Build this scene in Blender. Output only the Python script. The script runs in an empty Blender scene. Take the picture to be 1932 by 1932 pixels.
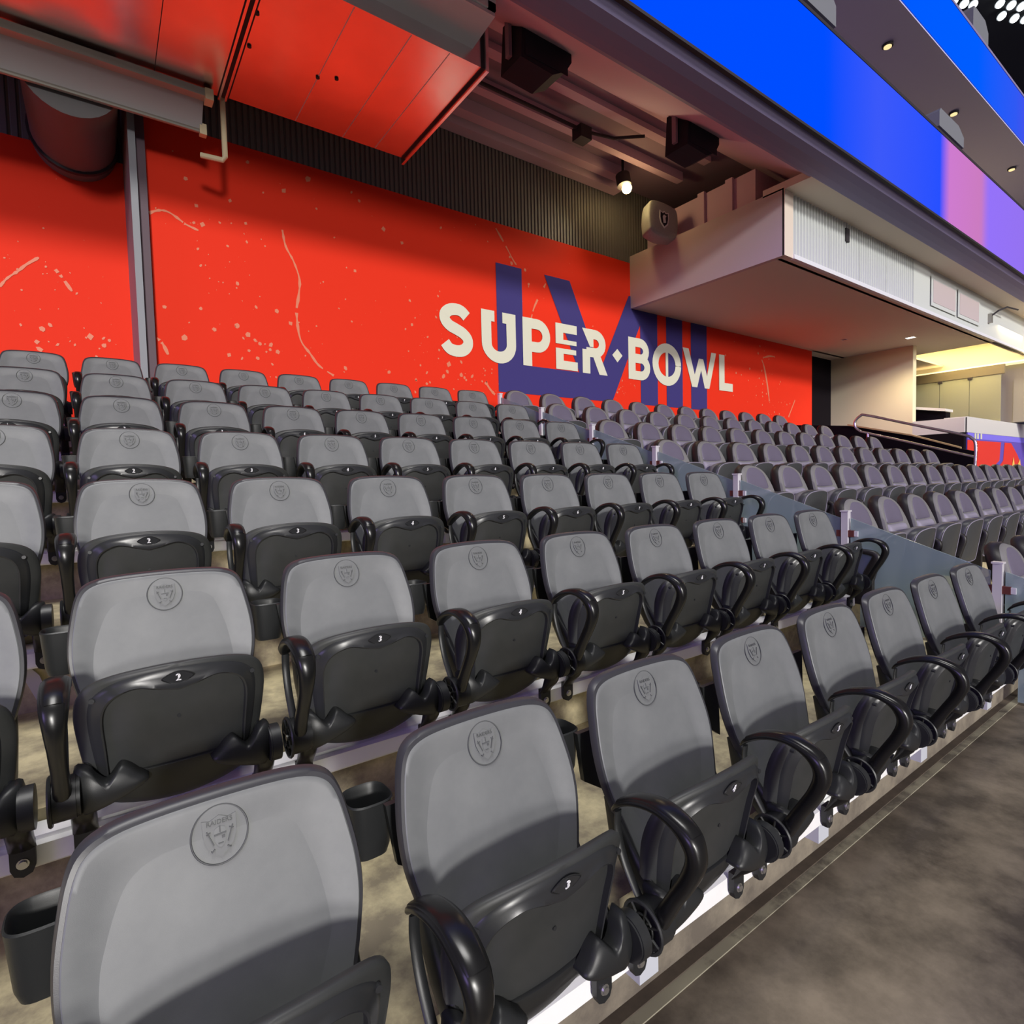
import bpy, bmesh, math, random
from mathutils import Vector, Matrix
random.seed(7)
SC = bpy.context.scene
COL = SC.collection
PI = math.pi

# ------------------------------------------------------------------ camera
S, D, H = 0.53, 0.845, 0.2831            # seat spacing, row depth, row rise
CAM = Vector((0.927, -1.043, 0.573))
yaw, pitch, roll = 0.6257, -0.0499, -0.0245
fw = Vector((math.sin(yaw)*math.cos(pitch), math.cos(yaw)*math.cos(pitch), math.sin(pitch)))
rt = Vector((math.cos(yaw), -math.sin(yaw), 0)); up = rt.cross(fw)
r2 = rt*math.cos(roll) + up*math.sin(roll); u2 = -rt*math.sin(roll) + up*math.cos(roll)
cd = bpy.data.cameras.new('camera'); cam = bpy.data.objects.new('camera', cd); COL.objects.link(cam)
cam.matrix_world = Matrix(((r2.x, u2.x, -fw.x, CAM.x), (r2.y, u2.y, -fw.y, CAM.y), (r2.z, u2.z, -fw.z, CAM.z), (0, 0, 0, 1)))
cd.sensor_width = 36; cd.lens = 36*1069.75/1932; cd.clip_start = 0.02; cd.clip_end = 300
SC.camera = cam

# ------------------------------------------------------------------ light
W = bpy.data.worlds.new('world'); SC.world = W; W.use_nodes = True
W.node_tree.nodes['Background'].inputs[0].default_value = (0.62, 0.54, 0.70, 1)
W.node_tree.nodes['Background'].inputs[1].default_value = 0.125
def sun(name, d, strength, ang, col):
    l = bpy.data.lights.new(name, 'SUN'); l.energy = strength; l.angle = math.radians(ang); l.color = col
    o = bpy.data.objects.new(name, l); COL.objects.link(o); o.location = (0, -6, 12)
    o.rotation_euler = Vector(d).to_track_quat('-Z', 'Y').to_euler(); return o
sun('arena_floodlights_low', (0.22, 1, -0.275), 2.35, 5, (1.0, 0.97, 0.92))
sun('arena_floodlights_far', (0.15, 1, -0.10), 1.0, 7, (1.0, 0.96, 0.93))
sun('arena_floodlights_high', (0.05, 0.12, -1.0), 2.6, 24, (1.0, 0.98, 0.95))
sun('arena_purple_wash', (0.85, 0.45, -0.22), 0.75, 20, (0.50, 0.36, 1.0))
SC.view_settings.view_transform = 'Standard'; SC.view_settings.look = 'None'
SC.view_settings.exposure = 0.0; SC.view_settings.gamma = 1.0
SC.view_settings.use_curve_mapping = False

# ------------------------------------------------------------------ materials
def mat(name, col, rough=0.6, metal=0.0, spec=0.5, noise=None, bump=None, emit=None, estr=0, trans=0, alpha=1, ior=1.45):
    m = bpy.data.materials.new(name); m.use_nodes = True
    nt = m.node_tree; b = nt.nodes['Principled BSDF']
    b.inputs['Base Color'].default_value = (*col, 1); b.inputs['Roughness'].default_value = rough
    b.inputs['Metallic'].default_value = metal; b.inputs['Specular IOR Level'].default_value = spec
    b.inputs['IOR'].default_value = ior
    if trans: b.inputs['Transmission Weight'].default_value = trans
    if alpha < 1: b.inputs['Alpha'].default_value = alpha
    if emit: b.inputs['Emission Color'].default_value = (*emit, 1); b.inputs['Emission Strength'].default_value = estr
    if noise or bump:
        tc = nt.nodes.new('ShaderNodeTexCoord')
    if noise:
        sc, c2, det, lo, hi = noise
        n = nt.nodes.new('ShaderNodeTexNoise'); n.inputs['Scale'].default_value = sc; n.inputs['Detail'].default_value = det
        n.inputs['Roughness'].default_value = 0.65
        r = nt.nodes.new('ShaderNodeValToRGB'); r.color_ramp.elements[0].position = lo; r.color_ramp.elements[1].position = hi
        r.color_ramp.elements[0].color = (*col, 1); r.color_ramp.elements[1].color = (*c2, 1)
        nt.links.new(tc.outputs['Object'], n.inputs['Vector']); nt.links.new(n.outputs['Fac'], r.inputs['Fac'])
        nt.links.new(r.outputs['Color'], b.inputs['Base Color'])
    if bump:
        sc, st, dist = bump
        n = nt.nodes.new('ShaderNodeTexNoise'); n.inputs['Scale'].default_value = sc; n.inputs['Detail'].default_value = 3
        bp = nt.nodes.new('ShaderNodeBump'); bp.inputs['Strength'].default_value = st; bp.inputs['Distance'].default_value = dist
        nt.links.new(tc.outputs['Object'], n.inputs['Vector']); nt.links.new(n.outputs['Fac'], bp.inputs['Height'])
        nt.links.new(bp.outputs['Normal'], b.inputs['Normal'])
    return m
M = {}
M['grey_plastic_sheen'] = mat('grey_plastic_sheen', (0.118, 0.124, 0.127), 0.52, spec=0.8, noise=(7, (0.148, 0.154, 0.155), 5, .4, .7), bump=(900, .12, .001))  # lighter copy of the shell plastic; front sheen put into the colour
M['shell_plastic'] = mat('shell_plastic', (0.035, 0.035, 0.04), 0.38, spec=0.5, bump=(700, .1, .001))  # same seat plastic, kept dark outside the painted front sheen
M['painted'] = mat('painted_steel', (0.5, 0.48, 0.48), 0.5)
M['emblem'] = mat('emblem_grey', (0.135, 0.14, 0.142), 0.5)
M['emblem_line'] = mat('emblem_line', (0.07, 0.073, 0.076), 0.55)
M['black_plastic'] = mat('black_plastic', (0.016, 0.017, 0.018), 0.42, spec=0.5, bump=(700, .15, .001))
M['pan_plastic'] = mat('pan_plastic', (0.027, 0.029, 0.029), 0.5, spec=0.5, noise=(9, (0.036, 0.037, 0.037), 4, .35, .7), bump=(800, .15, .001))
M['rim_plastic'] = mat('rim_plastic', (0.022, 0.023, 0.025), 0.32, spec=0.55)
M['arm_plastic'] = mat('arm_plastic', (0.008, 0.008, 0.008), 0.28, spec=0.5)
M['dark_hole'] = mat('dark_interior', (0.008, 0.008, 0.008), 0.9)
M['bolt'] = mat('zinc_bolt', (0.55, 0.54, 0.52), 0.3, metal=0.9)
M['white_num'] = mat('white_numeral', (0.8, 0.8, 0.82), 0.6)
M['rail_white'] = mat('rail_white', (0.90, 0.90, 0.88), 0.35, noise=(3, (0.80, 0.79, 0.77), 6, .5, .8))
M['concrete'] = mat('tier_concrete', (0.22, 0.185, 0.125), 0.7, noise=(6.5, (0.60, 0.52, 0.31), 10, .36, .64), bump=(60, .25, .004))
M['walk'] = mat('walkway_concrete', (0.058, 0.047, 0.036), 0.45, spec=0.35, noise=(2.8, (0.23, 0.19, 0.145), 10, .38, .68), bump=(50, .2, .003))
M['riser'] = mat('riser_concrete', (0.13, 0.11, 0.085), 0.75, noise=(7, (0.26, 0.225, 0.165), 9, .38, .66))
M['caulk'] = mat('caulk_dark', (0.07, 0.055, 0.04), 0.8, noise=(9, (0.11, 0.085, 0.06), 6, .4, .7))
M['caulk_line'] = mat('caulk_line', (0.3, 0.28, 0.2), 0.8, noise=(7, (0.12, 0.105, 0.08), 8, .45, .6))
M['red'] = mat('mural_red', (0.74, 0.034, 0.013), 0.6, spec=0.08)
M['navy'] = mat('mural_navy', (0.050, 0.042, 0.17), 0.6, spec=0.08)
M['cream'] = mat('letter_cream', (0.66, 0.66, 0.53), 0.5)
M['crack'] = mat('mural_crack', (0.66, 0.20, 0.11), 0.5, spec=0.3)
M['corrugated'] = mat('corrugated_black', (0.13, 0.125, 0.125), 0.55)
M['column'] = mat('column_grey', (0.20, 0.21, 0.23), 0.5)
M['column_dark'] = mat('column_purple', (0.09, 0.055, 0.075), 0.6)
M['ceil'] = mat('ceiling_led_tint', (0.62, 0.42, 0.54), 0.8, bump=(120, .3, .004))  # purple of the distant LED light put into the ceiling colour
M['ceil_dark'] = mat('ceiling_dark', (0.3, 0.21, 0.28), 0.8)  # darker copy with the same purple light put in
M['fascia'] = mat('fascia_plaster', (0.24, 0.21, 0.36), 0.7, bump=(150, .2, .003))
M['soffit'] = mat('soffit_plaster', (0.72, 0.62, 0.52), 0.75, bump=(150, .2, .003))
M['bulkhead'] = mat('bulkhead_paint', (0.55, 0.47, 0.47), 0.6)
M['louver'] = mat('louver_white', (0.62, 0.65, 0.62), 0.5)
M['white_wall'] = mat('white_panel', (0.82, 0.74, 0.50), 0.5)
M['counter'] = mat('counter_white', (0.68, 0.67, 0.64), 0.35)
M['black_wall'] = mat('black_wall', (0.007, 0.005, 0.007), 0.9, spec=0.1)
M['galv'] = mat('galvanised_duct', (0.72, 0.68, 0.68), 0.27, metal=1.0, noise=(1.6, (0.85, 0.80, 0.80), 6, .35, .7), bump=(2.2, .25, .02))
M['galv_dark'] = mat('dark_seam', (0.03, 0.025, 0.03), 0.7)
M['duct_front'] = mat('duct_front_grey', (0.66, 0.69, 0.74), 0.4, metal=0.2)
M['strut'] = mat('strut_steel', (0.40, 0.39, 0.34), 0.4, metal=0.7)
M['conduit'] = mat('conduit_cream', (0.75, 0.66, 0.42), 0.5)
M['grille_white'] = mat('grille_white', (0.75, 0.76, 0.8), 0.5)
M['speaker'] = mat('speaker_black', (0.012, 0.011, 0.022), 0.8)
M['speaker_grey'] = mat('speaker_grey', (0.32, 0.34, 0.33), 0.5, noise=(30, (0.36, 0.37, 0.36), 3, .4, .6))
M['chrome'] = mat('stainless', (0.72, 0.68, 0.68), 0.25, metal=0.9)
M['post'] = mat('post_pale', (0.78, 0.76, 0.80), 0.3, metal=0.3)
M['clamp_red'] = mat('clamp_maroon', (0.12, 0.03, 0.025), 0.5)
M['glass'] = mat('partition_glass', (0.30, 0.40, 0.41), 0.08, spec=0.6, alpha=0.62)
M['clear'] = mat('door_glass', (0.45, 0.46, 0.30), 0.15, spec=0.5, alpha=0.75)
M['uph'] = mat('padded_upholstery', (0.12, 0.105, 0.15), 0.55, bump=(300, .15, .001))  # dark grey leather; slight purple of the arena light put into the colour
M['uph_low'] = mat('padded_upholstery_light', (0.25, 0.23, 0.29), 0.5, bump=(300, .15, .001))  # paler leather with the same purple light tint put in
M['uph_edge'] = mat('padded_edge', (0.17, 0.165, 0.165), 0.5)
M['uph_side'] = mat('padded_side', (0.018, 0.016, 0.015), 0.45)
M['pad_shell'] = mat('padded_shell', (0.05, 0.052, 0.053), 0.4)
M['olive'] = mat('header_olive', (0.20, 0.17, 0.10), 0.6)
M['club_wall'] = mat('club_wall', (0.46, 0.45, 0.36), 0.6)
M['graphic_red'] = mat('graphic_red', (0.75, 0.045, 0.03), 0.5)
M['graphic_purple'] = mat('graphic_purple', (0.14, 0.09, 0.46), 0.5)
M['graphic_blue'] = mat('graphic_blue', (0.22, 0.18, 0.80), 0.5)
M['graphic_yellow'] = mat('graphic_yellow', (0.95, 0.55, 0.12), 0.5)
M['gold'] = mat('gold_edge', (0.62, 0.48, 0.22), 0.4, metal=0.3)
M['lamp_warm'] = mat('lamp_warm', (1, .8, .4), emit=(1.0, 0.72, 0.30), estr=60)
M['flood'] = mat('floodlight_lens', (1, 1, 1), emit=(0.95, 1.0, 1.0), estr=9)
M['flood_body'] = mat('floodlight_body', (0.10, 0.11, 0.12), 0.5)
M['down'] = mat('downlight', (1, .8, .5), emit=(1.0, 0.78, 0.36), estr=1.0)
M['downw'] = mat('downlight_white', (1, 1, 1), emit=(1.0, 0.92, 0.75), estr=4)
M['cove'] = mat('cove_light', (1, .9, .6), emit=(1.0, 0.78, 0.42), estr=1.15)
M['roof_dark'] = mat('roof_dark', (0.035, 0.037, 0.042), 0.9)
M['deck'] = mat('deck_underside', (0.58, 0.56, 0.70), 0.6)

def led_mat(name, stops, strength):
    m = bpy.data.materials.new(name); m.use_nodes = True; nt = m.node_tree
    b = nt.nodes['Principled BSDF']; b.inputs['Base Color'].default_value = (0.0, 0.0, 0.004, 1); b.inputs['Roughness'].default_value = 0.7; b.inputs['Specular IOR Level'].default_value = 0.0
    tc = nt.nodes.new('ShaderNodeTexCoord'); sx = nt.nodes.new('ShaderNodeSeparateXYZ'); mr = nt.nodes.new('ShaderNodeMapRange')
    x0, x1 = stops[0][0], stops[-1][0]
    mr.inputs['From Min'].default_value = x0; mr.inputs['From Max'].default_value = x1
    r = nt.nodes.new('ShaderNodeValToRGB'); e = r.color_ramp.elements
    for i, (x, c) in enumerate(stops):
        p = (x-x0)/(x1-x0)
        el = e[i] if i < 2 else e.new(p)
        el.position = p; el.color = (*c, 1)
    nt.links.new(tc.outputs['Object'], sx.inputs[0]); nt.links.new(sx.outputs[0], mr.inputs[0]); nt.links.new(mr.outputs[0], r.inputs[0])
    nt.links.new(r.outputs[0], b.inputs['Emission Color']); b.inputs['Emission Strength'].default_value = strength
    return m
BL = (0.0, 0.075, 1.0); BL2 = (0.045, 0.10, 0.95); PK = (0.62, 0.20, 0.62); PW = (0.30, 0.17, 0.95)
M['led'] = led_mat('led_blue_screen', [(-6, BL), (8.0, BL), (9.4, BL2), (11.6, (0.02, 0.08, 1.0)), (12.0, PK), (13.5, (0.60, 0.20, 0.52)), (13.9, PW), (17, (0.30, 0.17, 0.85)), (30, BL)], 1.0)
M['led2'] = led_mat('led_upper_screen', [(-6, BL), (15, (0.0, 0.11, 1.0)), (17.5, (0.03, 0.10, 0.9)), (18.6, (0.07, 0.08, 0.8)), (30, PW)], 1.0)

# ------------------------------------------------------------------ mesh helpers
class MB:
    def __init__(s): s.v = []; s.f = []
    def add(s, vs, fs):
        n = len(s.v); s.v += [tuple(v) for v in vs]; s.f += [tuple(i+n for i in f) for f in fs]; return s
    def box(s, a, b):
        (x0, y0, z0), (x1, y1, z1) = a, b
        return s.add([(x0,y0,z0),(x1,y0,z0),(x1,y1,z0),(x0,y1,z0),(x0,y0,z1),(x1,y0,z1),(x1,y1,z1),(x0,y1,z1)],
                     [(0,3,2,1),(4,5,6,7),(0,1,5,4),(1,2,6,5),(2,3,7,6),(3,0,4,7)])
    def prism(s, pts, axis, a, b):
        """polygon pts in the two other axes, extruded from a to b along axis (0,1,2)"""
        def P(p, t):
            return (t, p[0], p[1]) if axis == 0 else ((p[0], t, p[1]) if axis == 1 else (p[0], p[1], t))
        n = len(pts); vs = [P(p, a) for p in pts] + [P(p, b) for p in pts]
        fs = [tuple(range(n))[::-1], tuple(range(n, 2*n))] + [(i, (i+1) % n, n+(i+1) % n, n+i) for i in range(n)]
        return s.add(vs, fs)
    def cyl(s, c, d, r, L, n=20, r2=None):
        d = Vector(d).normalized(); a = d.orthogonal().normalized(); b = d.cross(a); c = Vector(c); r2 = r if r2 is None else r2
        vs = [c + (a*math.cos(t)+b*math.sin(t))*r for t in [2*PI*i/n for i in range(n)]]
        vs += [c + d*L + (a*math.cos(t)+b*math.sin(t))*r2 for t in [2*PI*i/n for i in range(n)]]
        return s.add(vs, [tuple(range(n))[::-1], tuple(range(n, 2*n))] + [(i, (i+1) % n, n+(i+1) % n, n+i) for i in range(n)])
    def tube(s, pts, r, n=10, closed=False):
        pts = [Vector(p) for p in pts]; m = len(pts); vs = []; prev = None
        for i, p in enumerate(pts):
            if closed: t = pts[(i+1) % m]-pts[i-1]
            else: t = pts[min(i+1, m-1)]-pts[max(i-1, 0)]
            t.normalize()
            a = t.orthogonal().normalized() if prev is None else (prev - t*prev.dot(t)).normalized()
            prev = a; b = t.cross(a)
            rr = r[i] if isinstance(r, (list, tuple)) else r
            vs += [p + (a*math.cos(2*PI*k/n)+b*math.sin(2*PI*k/n))*rr for k in range(n)]
        fs = []
        for i in range(m if closed else m-1):
            j = (i+1) % m
            fs += [(i*n+k, i*n+(k+1) % n, j*n+(k+1) % n, j*n+k) for k in range(n)]
        if not closed: fs += [tuple(range(n))[::-1], tuple(range((m-1)*n, m*n))]
        return s.add(vs, fs)
    def sweep(s, path, x, rx, rn, n=12, sup=2.6):
        """flattened rod in the y-z plane at x; rx half-width across, rn half-thickness"""
        m = len(path); vs = []
        for i, (y, z) in enumerate(path):
            y0, z0 = path[max(i-1, 0)]; y1, z1 = path[min(i+1, m-1)]
            L = math.hypot(y1-y0, z1-z0); ny, nz = -(z1-z0)/L, (y1-y0)/L
            for k in range(n):
                t = 2*PI*k/n; c, sn = math.cos(t), math.sin(t)
                cx = math.copysign(abs(c)**(2/sup), c)*rx[i]; cn = math.copysign(abs(sn)**(2/sup), sn)*rn[i]
                vs.append((x+cx, y+ny*cn, z+nz*cn))
        fs = [(i*n+k, i*n+(k+1) % n, (i+1)*n+(k+1) % n, (i+1)*n+k) for i in range(m-1) for k in range(n)]
        fs += [tuple(range(n))[::-1], tuple(range((m-1)*n, m*n))]
        return s.add(vs, fs)
    def pillow(s, outl, rings, yf, c=None):
        """rounded slab facing -y: outline (x,z), rings (scale, dy) from the front centre to the back centre"""
        n = len(outl)
        if c is None: c = (sum(p[0] for p in outl)/n, sum(p[1] for p in outl)/n)
        vs = [(c[0], yf(*c)+rings[0][1], c[1])]; fs = []
        for (sc, dy) in rings[1:]:
            for p in outl:
                x, z = c[0]+(p[0]-c[0])*sc, c[1]+(p[1]-c[1])*sc
                vs.append((x, yf(x, z)+dy, z))
        R = len(rings)-1
        fs += [(0, 1+(k+1) % n, 1+k) for k in range(n)]
        for r in range(R-1):
            a, b = 1+r*n, 1+(r+1)*n
            fs += [(a+k, a+(k+1) % n, b+(k+1) % n, b+k) for k in range(n)]
        a = 1+(R-1)*n; fs.append(tuple(a+k for k in range(n)))
        return s.add(vs, fs)
    def mesh(s, name, smooth=None):
        me = bpy.data.meshes.new(name); me.from_pydata(s.v, [], s.f)
        bm = bmesh.new(); bm.from_mesh(me); bmesh.ops.recalc_face_normals(bm, faces=bm.faces[:])
        if smooth is not None:
            for f in bm.faces: f.smooth = True
            for e in bm.edges:
                if len(e.link_faces) == 2 and e.calc_face_angle(0) > math.radians(smooth): e.smooth = False
        bm.to_mesh(me); bm.free(); me.update(); return me
def obj(name, me, m=None, parent=None, loc=None):
    if isinstance(me, MB): me = me.mesh(name)
    o = bpy.data.objects.new(name, me); COL.objects.link(o)
    if m and not me.materials: me.materials.append(M[m])
    if parent: o.parent = parent
    if loc: o.location = loc
    return o
def tag(o, label, cat, group=None):
    o['label'] = label; o['category'] = cat
    if group: o['group'] = group
    return o
def thing(name, label, cat, loc=(0, 0, 0), group=None):
    o = bpy.data.objects.new(name, None); COL.objects.link(o); o.location = loc; o.empty_display_size = 0.05
    return tag(o, label, cat, group)
def struct(name, me, m=None, parent=None):
    o = obj(name, me, m, parent)
    if not parent: o['kind'] = 'structure'
    return o
def copy_tree(src, parent=None):
    c = src.copy(); COL.objects.link(c); c.parent = parent
    for ch in src.children: copy_tree(ch, c)
    return c
def cat_rom(P, n=6, closed=False):
    out = []; m = len(P)
    for i in range(m if closed else m-1):
        g = (lambda k: P[k % m]) if closed else (lambda k: P[max(0, min(k, m-1))])
        p0, p1, p2, p3 = g(i-1), g(i), g(i+1), g(i+2)
        for k in range(n):
            t = k/n
            out.append(tuple(0.5*((2*p1[d])+(-p0[d]+p2[d])*t+(2*p0[d]-5*p1[d]+4*p2[d]-p3[d])*t*t+(-p0[d]+3*p1[d]-3*p2[d]+p3[d])*t**3) for d in range(len(p1))))
    if not closed: out.append(tuple(P[-1]))
    return out
def mirror(half):                 # half outline from (0,top) to (0,bottom) -> closed outline
    return half + [(-x, z) for x, z in half[::-1] if abs(x) > 1e-6]
def text_mesh(txt, size, extrude=0.0):
    cu = bpy.data.curves.new('lettering', 'FONT'); cu.body = txt; cu.size = size; cu.extrude = extrude
    cu.align_x = 'CENTER'; cu.align_y = 'CENTER'; cu.resolution_u = 4
    o = bpy.data.objects.new('lettering', cu); COL.objects.link(o)
    bpy.context.view_layer.update()
    me = bpy.data.meshes.new_from_object(o.evaluated_get(bpy.context.evaluated_depsgraph_get()))
    bpy.data.objects.remove(o); bpy.data.curves.remove(cu)
    return me
def text_xz(txt, size, extrude=0.0):      # upright lettering, facing -y
    me = text_mesh(txt, size, extrude); me.transform(Matrix.Rotation(PI/2, 4, 'X')); return me

# ------------------------------------------------------------------ the setting: tiers, walkway
ZT, YR = -0.50, -0.05                    # tread height / riser face, relative to each row
XL, XP = -2.2, 5.10                      # left end, glass partition
XE = 12.55                               # aisle after the padded block
WY = 5.865                               # mural wall
wk = MB(); wk.box((XL, -5.0, -1.0), (23, YR+0.02, -0.78))
struct('floor', wk, 'walk')
for j in range(7):
    b = MB(); y1 = (j+1)*D+YR+0.01 if j < 6 else WY+0.9
    b.box((XL, j*D+YR, -1.0), (22 if j < 3 else XE, y1, j*H+ZT))
    o = struct('floor_tier', b, 'concrete')
b = MB().box((XL, YR-0.045, -0.785), (22, YR-0.001, -0.772)); struct('trim_1', b, 'caulk')
b = MB().box((XL, YR-0.075, -0.785), (22, YR-0.045, -0.776)); struct('trim_2', b, 'caulk_line')
b = MB().box((XL, YR-0.012, -0.785), (22, YR-0.001, -0.612)); struct('trim_3', b, 'riser')

# ------------------------------------------------------------------ mural wall
wb = struct('wall_back', MB().box((1.44, WY, 0.3), (14.93, WY+0.25, 4.36)), 'red')
wl = struct('wall_left', MB().box((XL-1, 6.7, 0.3), (1.50, 6.9, 4.23)), 'red')
def corrug(x0, x1, y, z0, z1, pitch=0.064, d=0.016):
    m = MB(); n = int((x1-x0)/pitch); vs = []
    prof = []
    for i in range(n):
        a = x0+i*pitch
        prof += [(a, y-d), (a+pitch*.55, y-d), (a+pitch*.68, y), (a+pitch*.88, y)]
    prof.append((x0+n*pitch, y-d))
    k = len(prof)
    m.add([(p[0], p[1], z0) for p in prof]+[(p[0], p[1], z1) for p in prof], [(i, i+1, k+i+1, k+i) for i in range(k-1)])
    m.box((x0, y+0.001, z0), (x0+n*pitch, y+0.05, z1))
    return m
struct('wall_upper', corrug(1.44, 13.0, WY+0.02, 4.36, 6.1), 'corrugated')
struct('wall_upper_left', corrug(XL-1, 1.45, 6.72, 4.23, 6.1, 0.085, .02), 'corrugated')
b = MB(); b.box((1.30, 5.60, 0.5), (1.335, 5.95, 6.0)); b.box((1.335, 5.76, 0.5), (1.45, 5.80, 6.0))
colm = struct('trim_column', MB().box((1.30, 5.62, 1.2), (1.36, 6.70, 6.0)), 'column')
struct('column_web', MB().box((1.36, 5.72, 1.2), (1.445, 5.86, 6.0)), 'column_dark', colm)

# flat print of the mural: navy numerals, cream letters, cracks
def poly_print(name, polys, y, m, parent, th=0.002):
    b = MB()
    lay, prev = 0, []
    for p in polys:
        if prev and sum(any(abs(a[0]-c[0])+abs(a[1]-c[1]) < 1e-6 for c in prev) for a in p) < 2: lay += 1
        prev = p; b.add([(q[0], y-lay*.0002, q[1]) for q in p], [tuple(range(len(p)))])
    return obj(name, b, m, parent)
def stroke(pts, w, n=8):
    """constant width stroke along points, as quads"""
    P = [Vector(p) for p in pts]; L = []; R = []
    for i, p in enumerate(P):
        t = (P[min(i+1, len(P)-1)]-P[max(i-1, 0)]).normalized(); nrm = Vector((-t.y, t.x))
        ww = w[i] if isinstance(w, (list, tuple)) else w
        L.append(p+nrm*ww/2); R.append(p-nrm*ww/2)
    return [[tuple(L[i]), tuple(L[i+1]), tuple(R[i+1]), tuple(R[i])] for i in range(len(P)-1)]
def arc(cx, cz, rx, rz, a0, a1, n=14):
    return [(cx+rx*math.cos(math.radians(a0+(a1-a0)*i/n)), cz+rz*math.sin(math.radians(a0+(a1-a0)*i/n))) for i in range(n+1)]
YN = WY-0.006; YC = WY-0.012
poly_print('numeral', [[(5.73,3.79),(6.20,3.79),(6.20,2.36),(7.5,2.36),(7.5,1.93),(5.73,1.93)]], YN, 'navy', wb)
poly_print('numeral', [[(6.64,3.79),(7.16,3.79),(7.82,2.44),(7.82,1.93),(7.5,1.93),(7.5,2.03)], [(7.82,2.44),(8.535,3.79),(9.06,3.79),(8.09,1.93),(7.82,1.93)]], YN-.001, 'navy', wb)
for x0, x1 in ((8.82, 9.28), (9.53, 10.0), (10.26, 10.76)):
    poly_print('numeral', [[(x0,3.60),(x1,3.60),(x1,1.93),(x0,1.93)]], YN, 'navy', wb)
z0, z1 = 2.36, 3.09
sp = [(5.205,2.93),(5.13,2.99),(5.035,3.008),(4.93,2.985),(4.858,2.92),(4.862,2.84),(4.93,2.775),(5.035,2.735),(5.14,2.69),(5.212,2.62),(5.212,2.53),(5.14,2.458),(5.035,2.437),(4.92,2.458),(4.848,2.535)]
poly_print('letter', stroke(cat_rom(sp, 4), 0.16), YC, 'cream', wb)
up_ = [(5.535,3.08),(5.535,2.62)]+arc(5.755,2.62,.22,.195,180,360,16)[1:-1]+[(5.975,2.62),(5.975,3.08)]
poly_print('letter', stroke(up_, .17)+[[(5.45,2.93),(5.68,2.93),(5.68,3.085),(5.45,3.085)],[(5.82,2.93),(6.06,2.93),(6.06,3.085),(5.82,3.085)]], YC, 'cream', wb)
bowl = [(6.3,3.005)]+arc(6.47,2.83,.18,.175,90,-90,14)+[(6.3,2.655)]
poly_print('letter', stroke(bowl, .155)+[[(6.19,z0),(6.36,z0),(6.36,3.083),(6.19,3.083)]], YC, 'cream', wb)
poly_print('letter', [[(6.84,2.77),(7.0,2.77),(7.0,3.09),(6.84,3.09)],[(7.0,2.95),(7.29,2.95),(7.29,3.09),(7.0,3.09)],[(7.0,2.77),(7.28,2.77),(7.28,2.84),(7.0,2.84)],
                       [(6.84,2.37),(7.0,2.37),(7.0,2.70),(6.84,2.70)],[(7.0,2.62),(7.27,2.62),(7.27,2.70),(7.0,2.70)],[(7.0,2.37),(7.30,2.37),(7.30,2.51),(7.0,2.51)]], YC, 'cream', wb)
bowl = [(7.55,3.01)]+arc(7.70,2.86,.165,.15,90,-90,14)+[(7.50,2.71)]
poly_print('letter', stroke(bowl, .155)+[[(7.41,z0),(7.58,z0),(7.58,2.75),(7.41,2.75)],[(7.41,3.088),(7.66,3.088),(7.66,2.80),(7.58,2.80)],[(7.62,2.70),(7.80,2.70),(7.98,z0),(7.79,z0)]], YC, 'cream', wb)
poly_print('diamond_dot', [[(8.10,2.725),(8.225,2.84),(8.35,2.735),(8.225,2.61)]], YC, 'cream', wb)
b1 = [(8.6,3.01)]+arc(8.80,2.87,.16,.14,90,-90,12)+[(8.6,2.73)]
b2 = [(8.6,2.735)]+arc(8.82,2.585,.17,.15,90,-90,12)+[(8.6,2.435)]
poly_print('letter', stroke(b1, .155)+stroke(b2, .155)+[[(8.5,z0),(8.68,z0),(8.68,3.087),(8.5,3.087)]], YC, 'cream', wb)
poly_print('letter', stroke(arc(9.54,2.705,.325,.305,0,360,36), .165)+[[(9.50,2.47),(9.57,2.47),(9.57,2.95),(9.50,2.95)]], YC, 'cream', wb)
poly_print('letter', [[(10.0,3.08),(10.18,3.08),(10.365,2.60),(10.495,2.92),(10.635,2.92),(10.755,2.60),(10.90,3.08),(11.06,3.08),(10.83,2.36),(10.68,2.36),(10.565,2.70),(10.44,2.36),(10.28,2.36)]], YC, 'cream', wb)
poly_print('letter', [[(11.16,z0),(11.345,z0),(11.345,3.08),(11.16,3.08)],[(11.345,z0),(11.63,z0),(11.63,2.52),(11.345,2.52)]], YC, 'cream', wb)
def crack(pts, w, y, parent):
    P = cat_rom(pts, 4); ws = [w*random.uniform(.45, 1.2) for _ in P]
    q = [s for i, s in enumerate(stroke(P, ws)) if random.random() > .08]
    poly_print('crack', q, y, 'crack', parent)
YK = WY-0.0025
for pts, w in [([(2.76,3.55),(2.79,3.37),(2.87,3.22),(2.93,3.02),(2.91,2.82),(2.88,2.63),(2.91,2.33),(3.02,2.17),(3.12,2.04),(3.29,1.94)], .032),
               ([(1.46,3.41),(1.55,3.46),(1.64,3.46),(1.76,3.39)], .03), ([(1.77,3.38),(1.83,3.36),(1.9,3.34)], .03),
               ([(6.67,3.66),(6.45,3.3),(6.37,3.09),(6.28,2.76)], .03), ([(5.75,4.28),(5.88,4.12),(6.05,3.89),(6.11,3.83)], .03),
               ([(12.58,3.28),(12.79,3.07),(12.94,2.68),(13.04,2.26)], .05), ([(14.14,2.36),(13.85,1.95)], .05), ([(12.79,3.19),(13.05,3.25),(13.27,3.26)], .04),
               ([(1.47,2.16),(1.52,2.10),(1.56,2.0)], .03), ([(5.50,2.05),(5.58,1.95),(5.66,1.88)], .05)]:
    crack(pts, w, YK, wb)
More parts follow.
